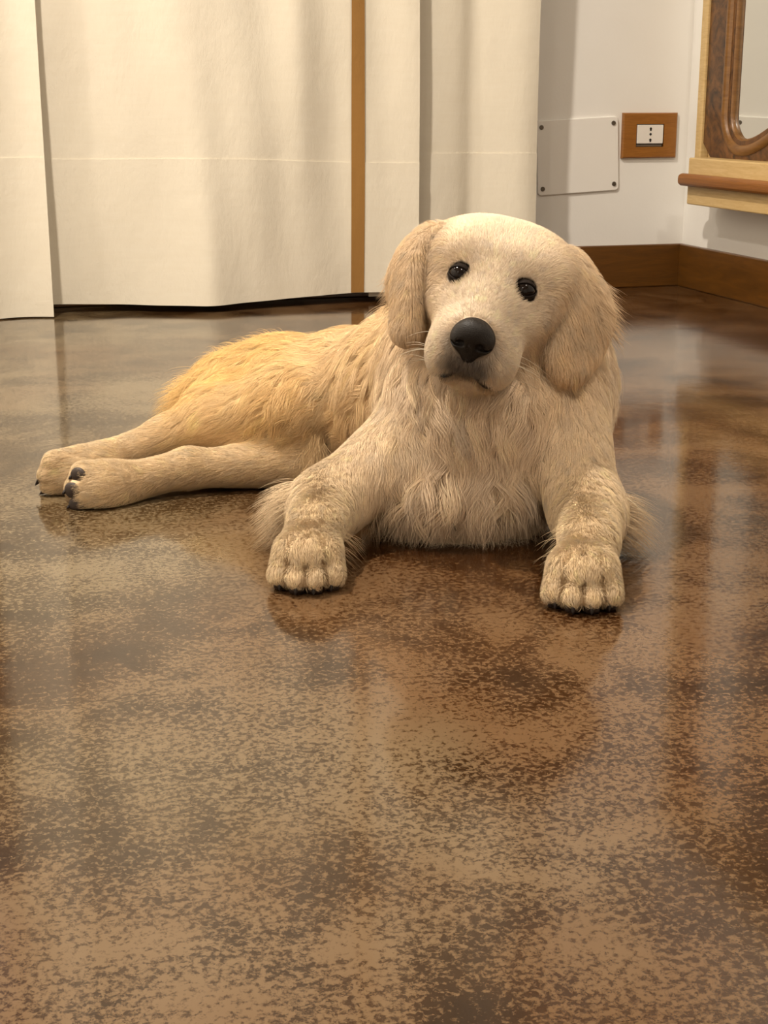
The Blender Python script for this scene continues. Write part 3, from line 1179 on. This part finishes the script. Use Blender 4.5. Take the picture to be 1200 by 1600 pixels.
N_ = le((0, 0.000, 0.005), (0.0195, 0.016, 0.0165))
for s in (-1, 1):
    N_ = smin(N_, le((s * 0.0125, -0.001, -0.001), (0.0095, 0.0145, 0.0115)), 0.006)
N_ = smin(N_, le((0, -0.001, -0.011), (0.0115, 0.0125, 0.015)), 0.008)
for s in (-1, 1):
    N_ = smax(N_, -le((s * 0.0098, 0.0155, -0.0020), (0.0048, 0.0075, 0.0042)), 0.002)
    N_ = smax(N_, -le((s * 0.0165, 0.0085, -0.0045), (0.0055, 0.0055, 0.0018)), 0.002)
N_ = smax(N_, -(np.sqrt(X ** 2 + (Y - 0.0145) ** 2 + 0 * Z) - 0.0014 + np.maximum(Z + 0.004, 0) * 0.6), 0.002)
NV, NQ = surface_nets(np.broadcast_to(N_, (len(nax[0]), len(nax[1]), len(nax[2]))).astype(np.float32), nax, 1)
dog_part('nose', NOSE + NV @ HR.T, NQ, M['nose'])

# ---- claws and pads
M['claw'] = mat_plain('dark_claw', (0.012, 0.007, 0.005, 1), 0.5, 0.25)
M['pad'] = mat_plain('dark_pad', (0.030, 0.017, 0.011, 1), 0.6)


def horn(name, base, d, length, r0_, mat):
    bm = bmesh.new()
    R = frame(d)
    rings = []
    for i in range(6):
        s = i / 5
        c = base + R[:, 1] * length * s - A_([0, 0, 1]) * length * 0.25 * s * s
        rr = r0_ * (1 - s) ** 0.6 + 0.0004
        rings.append([bm.verts.new(c + R[:, 0] * rr * 0.8 * math.cos(a) + R[:, 2] * rr * math.sin(a) - DOGLOC) for a in np.linspace(0, 2 * math.pi, 9)[:-1]])
    for a, b in zip(rings[:-1], rings[1:]):
        for i in range(8):
            bm.faces.new((a[i], a[(i + 1) % 8], b[(i + 1) % 8], b[i]))
    bm.faces.new(rings[0])
    bm.faces.new(rings[-1])
    bmesh.ops.recalc_face_normals(bm, faces=bm.faces)
    for v in bm.verts:
        v.co.z = max(v.co.z, 0.0008)
    return link(name, from_bm(name, bm), mat, dog, smooth=True)


for b, d, ln in CLAWS:
    horn('claw', b, d, ln, 0.0036, M['claw'])
for c, n, sd, rt, rw in PADS:
    bm = bmesh.new()
    bmesh.ops.create_icosphere(bm, subdivisions=3, radius=1.0)
    y = nrm(n)
    x = nrm(np.asarray(sd) - y * (np.asarray(sd) @ y))
    z = np.cross(x, y)
    R = np.stack([x, y, z], 1)
    for v in bm.verts:
        p = c + R @ (np.array(v.co) * [rt, 0.0045, rw]) - DOGLOC
        p[2] = max(p[2], 0.0006)
        v.co = p
    link('pad', from_bm('pad', bm), M['pad'], dog, smooth=True)

#FUR#
# ---- fur
def rfur(count_scale=1.0, seed=7):
    rng = np.random.default_rng(seed)
    T = np.concatenate([BQ[:, [0, 1, 2]], BQ[:, [0, 2, 3]]])
    a, b, c = BV[T[:, 0]], BV[T[:, 1]], BV[T[:, 2]]
    cen = (a + b + c) / 3
    area = 0.5 * np.linalg.norm(np.cross(b - a, c - a), axis=1)
    q = hloc(cen)
    Lc = bL[T].mean(1)
    dens = np.clip(0.020 / Lc, 0.80, 4.2) * 42e4          # strands per square metre
    dens[(cen[:, 2] < 0.004)] = 0
    dens[(cen[:, 1] > 1.80) & (bF[T[:, 0], 1] > 0.1)] *= 0.8
    ex = dens * area * count_scale
    n = rng.poisson(ex)
    ti = np.repeat(np.arange(len(T)), n)
    N = len(ti)
    u, v = rng.random(N), rng.random(N)
    fl = u + v > 1
    u[fl], v[fl] = 1 - u[fl], 1 - v[fl]
    P = a[ti] * (1 - u - v)[:, None] + b[ti] * u[:, None] + c[ti] * v[:, None]
    # bare skin: lids, lips, nose
    keep = lip_dist(P) > 0.0064
    for e in EYES:
        keep &= np.linalg.norm(P - e, axis=1) > 0.0140
    qn = (P - NOSE) @ HR
    keep &= np.linalg.norm(qn / np.array([0.0215, 0.02, 0.0215]), axis=1) > 1.0
    for ga, gb in GROOVES:
        keep &= seg_d(P[:, 0], P[:, 1], P[:, 2], ga, gb) > 0.0040
    for cpd, npd, sd, rt, rw in PADS:
        keep &= np.linalg.norm(P - cpd, axis=1) > max(rt, rw)
    P = P[keep]
    N = len(P)
    L, Fl, C_, lift = fur_data(P)
    C_ = tint(P, C_)
    _, nr = sample(P)
    # large soft whorls in the lie of the coat
    x, y, z = (P * 1.0).T
    sw = 0.35 * np.sin(31 * x + 17 * z + 1.3) * np.sin(23 * y - 29 * z) + 0.25 * np.sin(61 * x - 47 * z + 37 * y)
    long = np.clip((L - 0.012) / 0.02, 0, 1)
    t = Fl - nr * (Fl * nr).sum(1, keepdims=True)
    t /= np.linalg.norm(t, axis=1, keepdims=True) + 1e-9
    lat = np.cross(nr, t)
    ang = sw * long
    # clumps
    ng = max(10, N // 42)
    gi = rng.choice(N, ng, replace=False)
    kd = kdtree.KDTree(ng)
    for i, p in enumerate(P[gi]):
        kd.insert(p, i)
    kd.balance()
    cl = np.fromiter((kd.find(p)[1] for p in P), np.int64, N)
    g_ang = rng.normal(0, 1, ng)[cl]
    g_ph = (rng.random(ng) * 6.28)[cl]
    g_len = rng.normal(1, 0.14, ng)[cl]
    g_col = rng.normal(0, 1, ng)[cl]
    ang = ang + g_ang * (0.04 + 0.10 * long) + rng.normal(0, 1, N) * (0.10 + 0.05 * long)
    d = t * np.cos(ang)[:, None] + lat * np.sin(ang)[:, None]
    L = L * g_len * rng.uniform(0.72, 1.15, N)
    de = np.min([np.linalg.norm(P - e, axis=1) for e in EYES], 0)
    L = L * np.clip((de - 0.008) / 0.016, 0.35, 1.0)
    stray = rng.random(N) < 0.02
    L[stray] *= 1.25
    NP = 7
    out = np.zeros((N, NP, 3))
    out[:, 0] = P - nr * 0.0008
    pos = P.copy()
    step = (L / (NP - 1))[:, None]
    lift = (lift * rng.uniform(0.7, 1.35, N))[:, None]
    dirv = nrm_rows(d + nr * (0.35 + lift))
    for i in range(1, NP):
        s_ = i / (NP - 1)
        v, gn = sample(pos)
        dn = (dirv * gn).sum(1, keepdims=True)
        want = lift * (1.0 - 1.05 * s_)
        dirv = dirv + gn * (want - dn) * 0.55
        dirv[:, 2] -= (0.16 * long * s_)
        wave = np.sin(g_ph + s_ * 5.0) * 0.34 * long
        dirv = nrm_rows(dirv + lat * wave[:, None])
        pos = pos + dirv * step
        v, gn = sample(pos)
        low = 0.0010 + 0.0006 * i
        pos = pos + gn * np.clip(low - v, 0, 0.01)[:, None]
        pos[:, 2] = np.maximum(pos[:, 2], 0.0012 + 0.0015 * rng.random(N))
        out[:, i] = pos
    # draw strands of one clump together towards their tips
    g_tip = out[gi]
    off = out - g_tip[cl]
    amt = (0.10 + 0.42 * long)[:, None] * (np.linspace(0, 1, NP) ** 1.3)[None, :]
    pull = off - off[:, :1]
    tgt = g_tip[cl] + off * 0.40
    near = (np.linalg.norm(P - P[gi][cl], axis=1) < 0.014)[:, None]
    amt = amt * near
    out = out * (1 - amt[..., None]) + tgt * amt[..., None]
    out[:, :, 2] = np.maximum(out[:, :, 2], 0.001)
    # colour per strand
    br = 1 + 0.07 * g_col + rng.normal(0, 0.07, N)
    C_ = np.clip(C_ * br[:, None] * np.stack([np.ones(N), 1 - 0.02 * g_col, 1 - 0.05 * g_col], 1), 0.004, 0.9)
    return out, nr, C_, L


def nrm_rows(v):
    return v / (np.linalg.norm(v, axis=1, keepdims=True) + 1e-9)


def hair_object(name, pts, nrmv, colv, rad, parent, mat):
    N, NP, _ = pts.shape
    hc = bpy.data.hair_curves.new(name)
    hc.add_curves([NP] * N)
    hc.position_data.foreach_set('vector', (pts - DOGLOC).astype(np.float32).ravel())
    ra = hc.attributes.get('radius') or hc.attributes.new('radius', 'FLOAT', 'POINT')
    prof = (1 - np.linspace(0, 1, NP) ** 1.6 * 0.88)
    ra.data.foreach_set('value', (rad[:, None] * prof[None]).astype(np.float32).ravel())
    at1 = hc.attributes.new('coat', 'FLOAT_COLOR', 'CURVE')
    at1.data.foreach_set('color', np.concatenate([colv, np.ones((N, 1))], 1).astype(np.float32).ravel())
    at2 = hc.attributes.new('skin_normal', 'FLOAT_VECTOR', 'CURVE')
    at2.data.foreach_set('vector', nrmv.astype(np.float32).ravel())
    hc.materials.append(mat)
    o = bpy.data.objects.new(name, hc)
    COL.objects.link(o)
    o.parent = parent
    return o


fp, fn, fc_, fl_ = rfur()


# loose feathering that hangs free of the body
def feather(center, radius, d, length, n, seed, spread=0.22, droop=0.35, curl=0.10):
    rng = np.random.default_rng(seed)
    idx = np.where(np.linalg.norm(BV - center, axis=1) < radius)[0]
    P = BV[rng.choice(idx, n)] + rng.normal(0, 0.0012, (n, 3))
    _, nr = sample(P)
    dv = nrm_rows(np.asarray(d)[None] + rng.normal(0, spread, (n, 3)) + nr * 0.25)
    lat = nrm_rows(np.cross(dv, [0.1, 0.2, 1.0]))
    Ls = length * rng.uniform(0.5, 1.15, n)
    ph = rng.integers(0, 9, n) * 0.7 + rng.normal(0, 0.25, n)
    out = np.zeros((n, 7, 3))
    for i in range(7):
        t = i / 6
        out[:, i] = P + dv * (Ls * t)[:, None] - np.array([0, 0, 1.0]) * (Ls * droop * t * t)[:, None] + lat * (Ls * curl * np.sin(ph + 4.5 * t) * t)[:, None]
    out[:, 1:, 2] = np.maximum(out[:, 1:, 2], 0.0012 + 0.003 * rng.random((n, 1)))
    _, _, C_, _ = fur_data(P)
    return out, nr, np.clip(C_ * rng.normal(1.03, 0.07, (n, 1)), 0.01, 0.92), Ls


FE = [feather(at(448, 792, 1.49), 0.034, nrm([-1.0, -0.25, -0.25]), 0.040, 650, 11),
      feather(at(985, 815, 1.46), 0.034, nrm([1.0, -0.15, -0.30]), 0.034, 550, 12),
      feather(at(545, 870, 1.40), 0.030, nrm([0.9, 0.1, -0.25]), 0.026, 60, 13, 0.3, 0.5),
      feather(at(868, 855, 1.36), 0.030, nrm([-0.8, 0.1, -0.35]), 0.024, 50, 14, 0.3, 0.5),
      feather(at(490, 670, 1.77), 0.040, nrm([-0.15, -0.45, -0.85]), 0.050, 900, 15, 0.25, 0.2, 0.16),
      feather(at(420, 690, 1.78), 0.034, nrm([-0.25, -0.35, -0.85]), 0.032, 600, 16, 0.25, 0.2, 0.12),
      feather(at(285, 618, 1.90), 0.045, nrm([-0.9, -0.05, -0.25]), 0.044, 1100, 17, 0.25, 0.3),
      feather(at(390, 530, 1.96), 0.060, nrm([-0.8, 0.2, 0.30]), 0.030, 900, 18, 0.3, 0.5),
      feather(at(640, 838, 1.50), 0.050, nrm([-0.1, -0.5, -0.8]), 0.034, 900, 19, 0.3, 0.2, 0.12),
      feather(at(780, 842, 1.50), 0.055, nrm([0.1, -0.5, -0.8]), 0.034, 900, 20, 0.3, 0.2, 0.12),
      feather(at(945, 480, 1.55), 0.030, nrm([0.7, 0.0, -0.7]), 0.024, 700, 21, 0.25, 0.2, 0.14),
      feather(at(612, 455, 1.57), 0.024, nrm([-0.6, 0.0, -0.8]), 0.016, 400, 22, 0.25, 0.2, 0.14)]
fp, fn, fc_, fl_ = [np.concatenate([a_] + [f[i] for f in FE]) for i, a_ in enumerate((fp, fn, fc_, fl_))]
print('strands', len(fp))
fur = hair_object('fur', fp, fn, fc_, np.clip(0.00009 + fl_ * 0.003, 0.00010, 0.00020), dog, M['coat_hair'])
fur['kind'] = 'stuff'

# whiskers
rng = np.random.default_rng(3)
wp, wn = [], []
for s in (-1, 1):
    for i in range(11):
        root = H(s * (0.030 + 0.006 * rng.random()), 0.052 + 0.034 * rng.random(), -0.050 - 0.026 * rng.random())
        v_, n_r = sample(root[None])
        root = root - n_r[0] * v_[0]
        d = nrm(HR @ np.array([s * 0.8, -0.35 + 0.5 * rng.random(), -0.15 + 0.35 * rng.random()]))
        ln = rng.uniform(0.022, 0.045)
        pts = [root + d * ln * t + A_([0, 0, -1]) * ln * 0.35 * t * t for t in np.linspace(0, 1, 7)]
        wp.append(pts)
        wn.append(n_r[0])
wp, wn = np.array(wp), np.array(wn)
wh = hair_object('whiskers', wp, wn, np.tile([0.85, 0.75, 0.58], (len(wp), 1)), np.full(len(wp), 0.00016), dog, M['coat_hair'])
wh['kind'] = 'stuff'
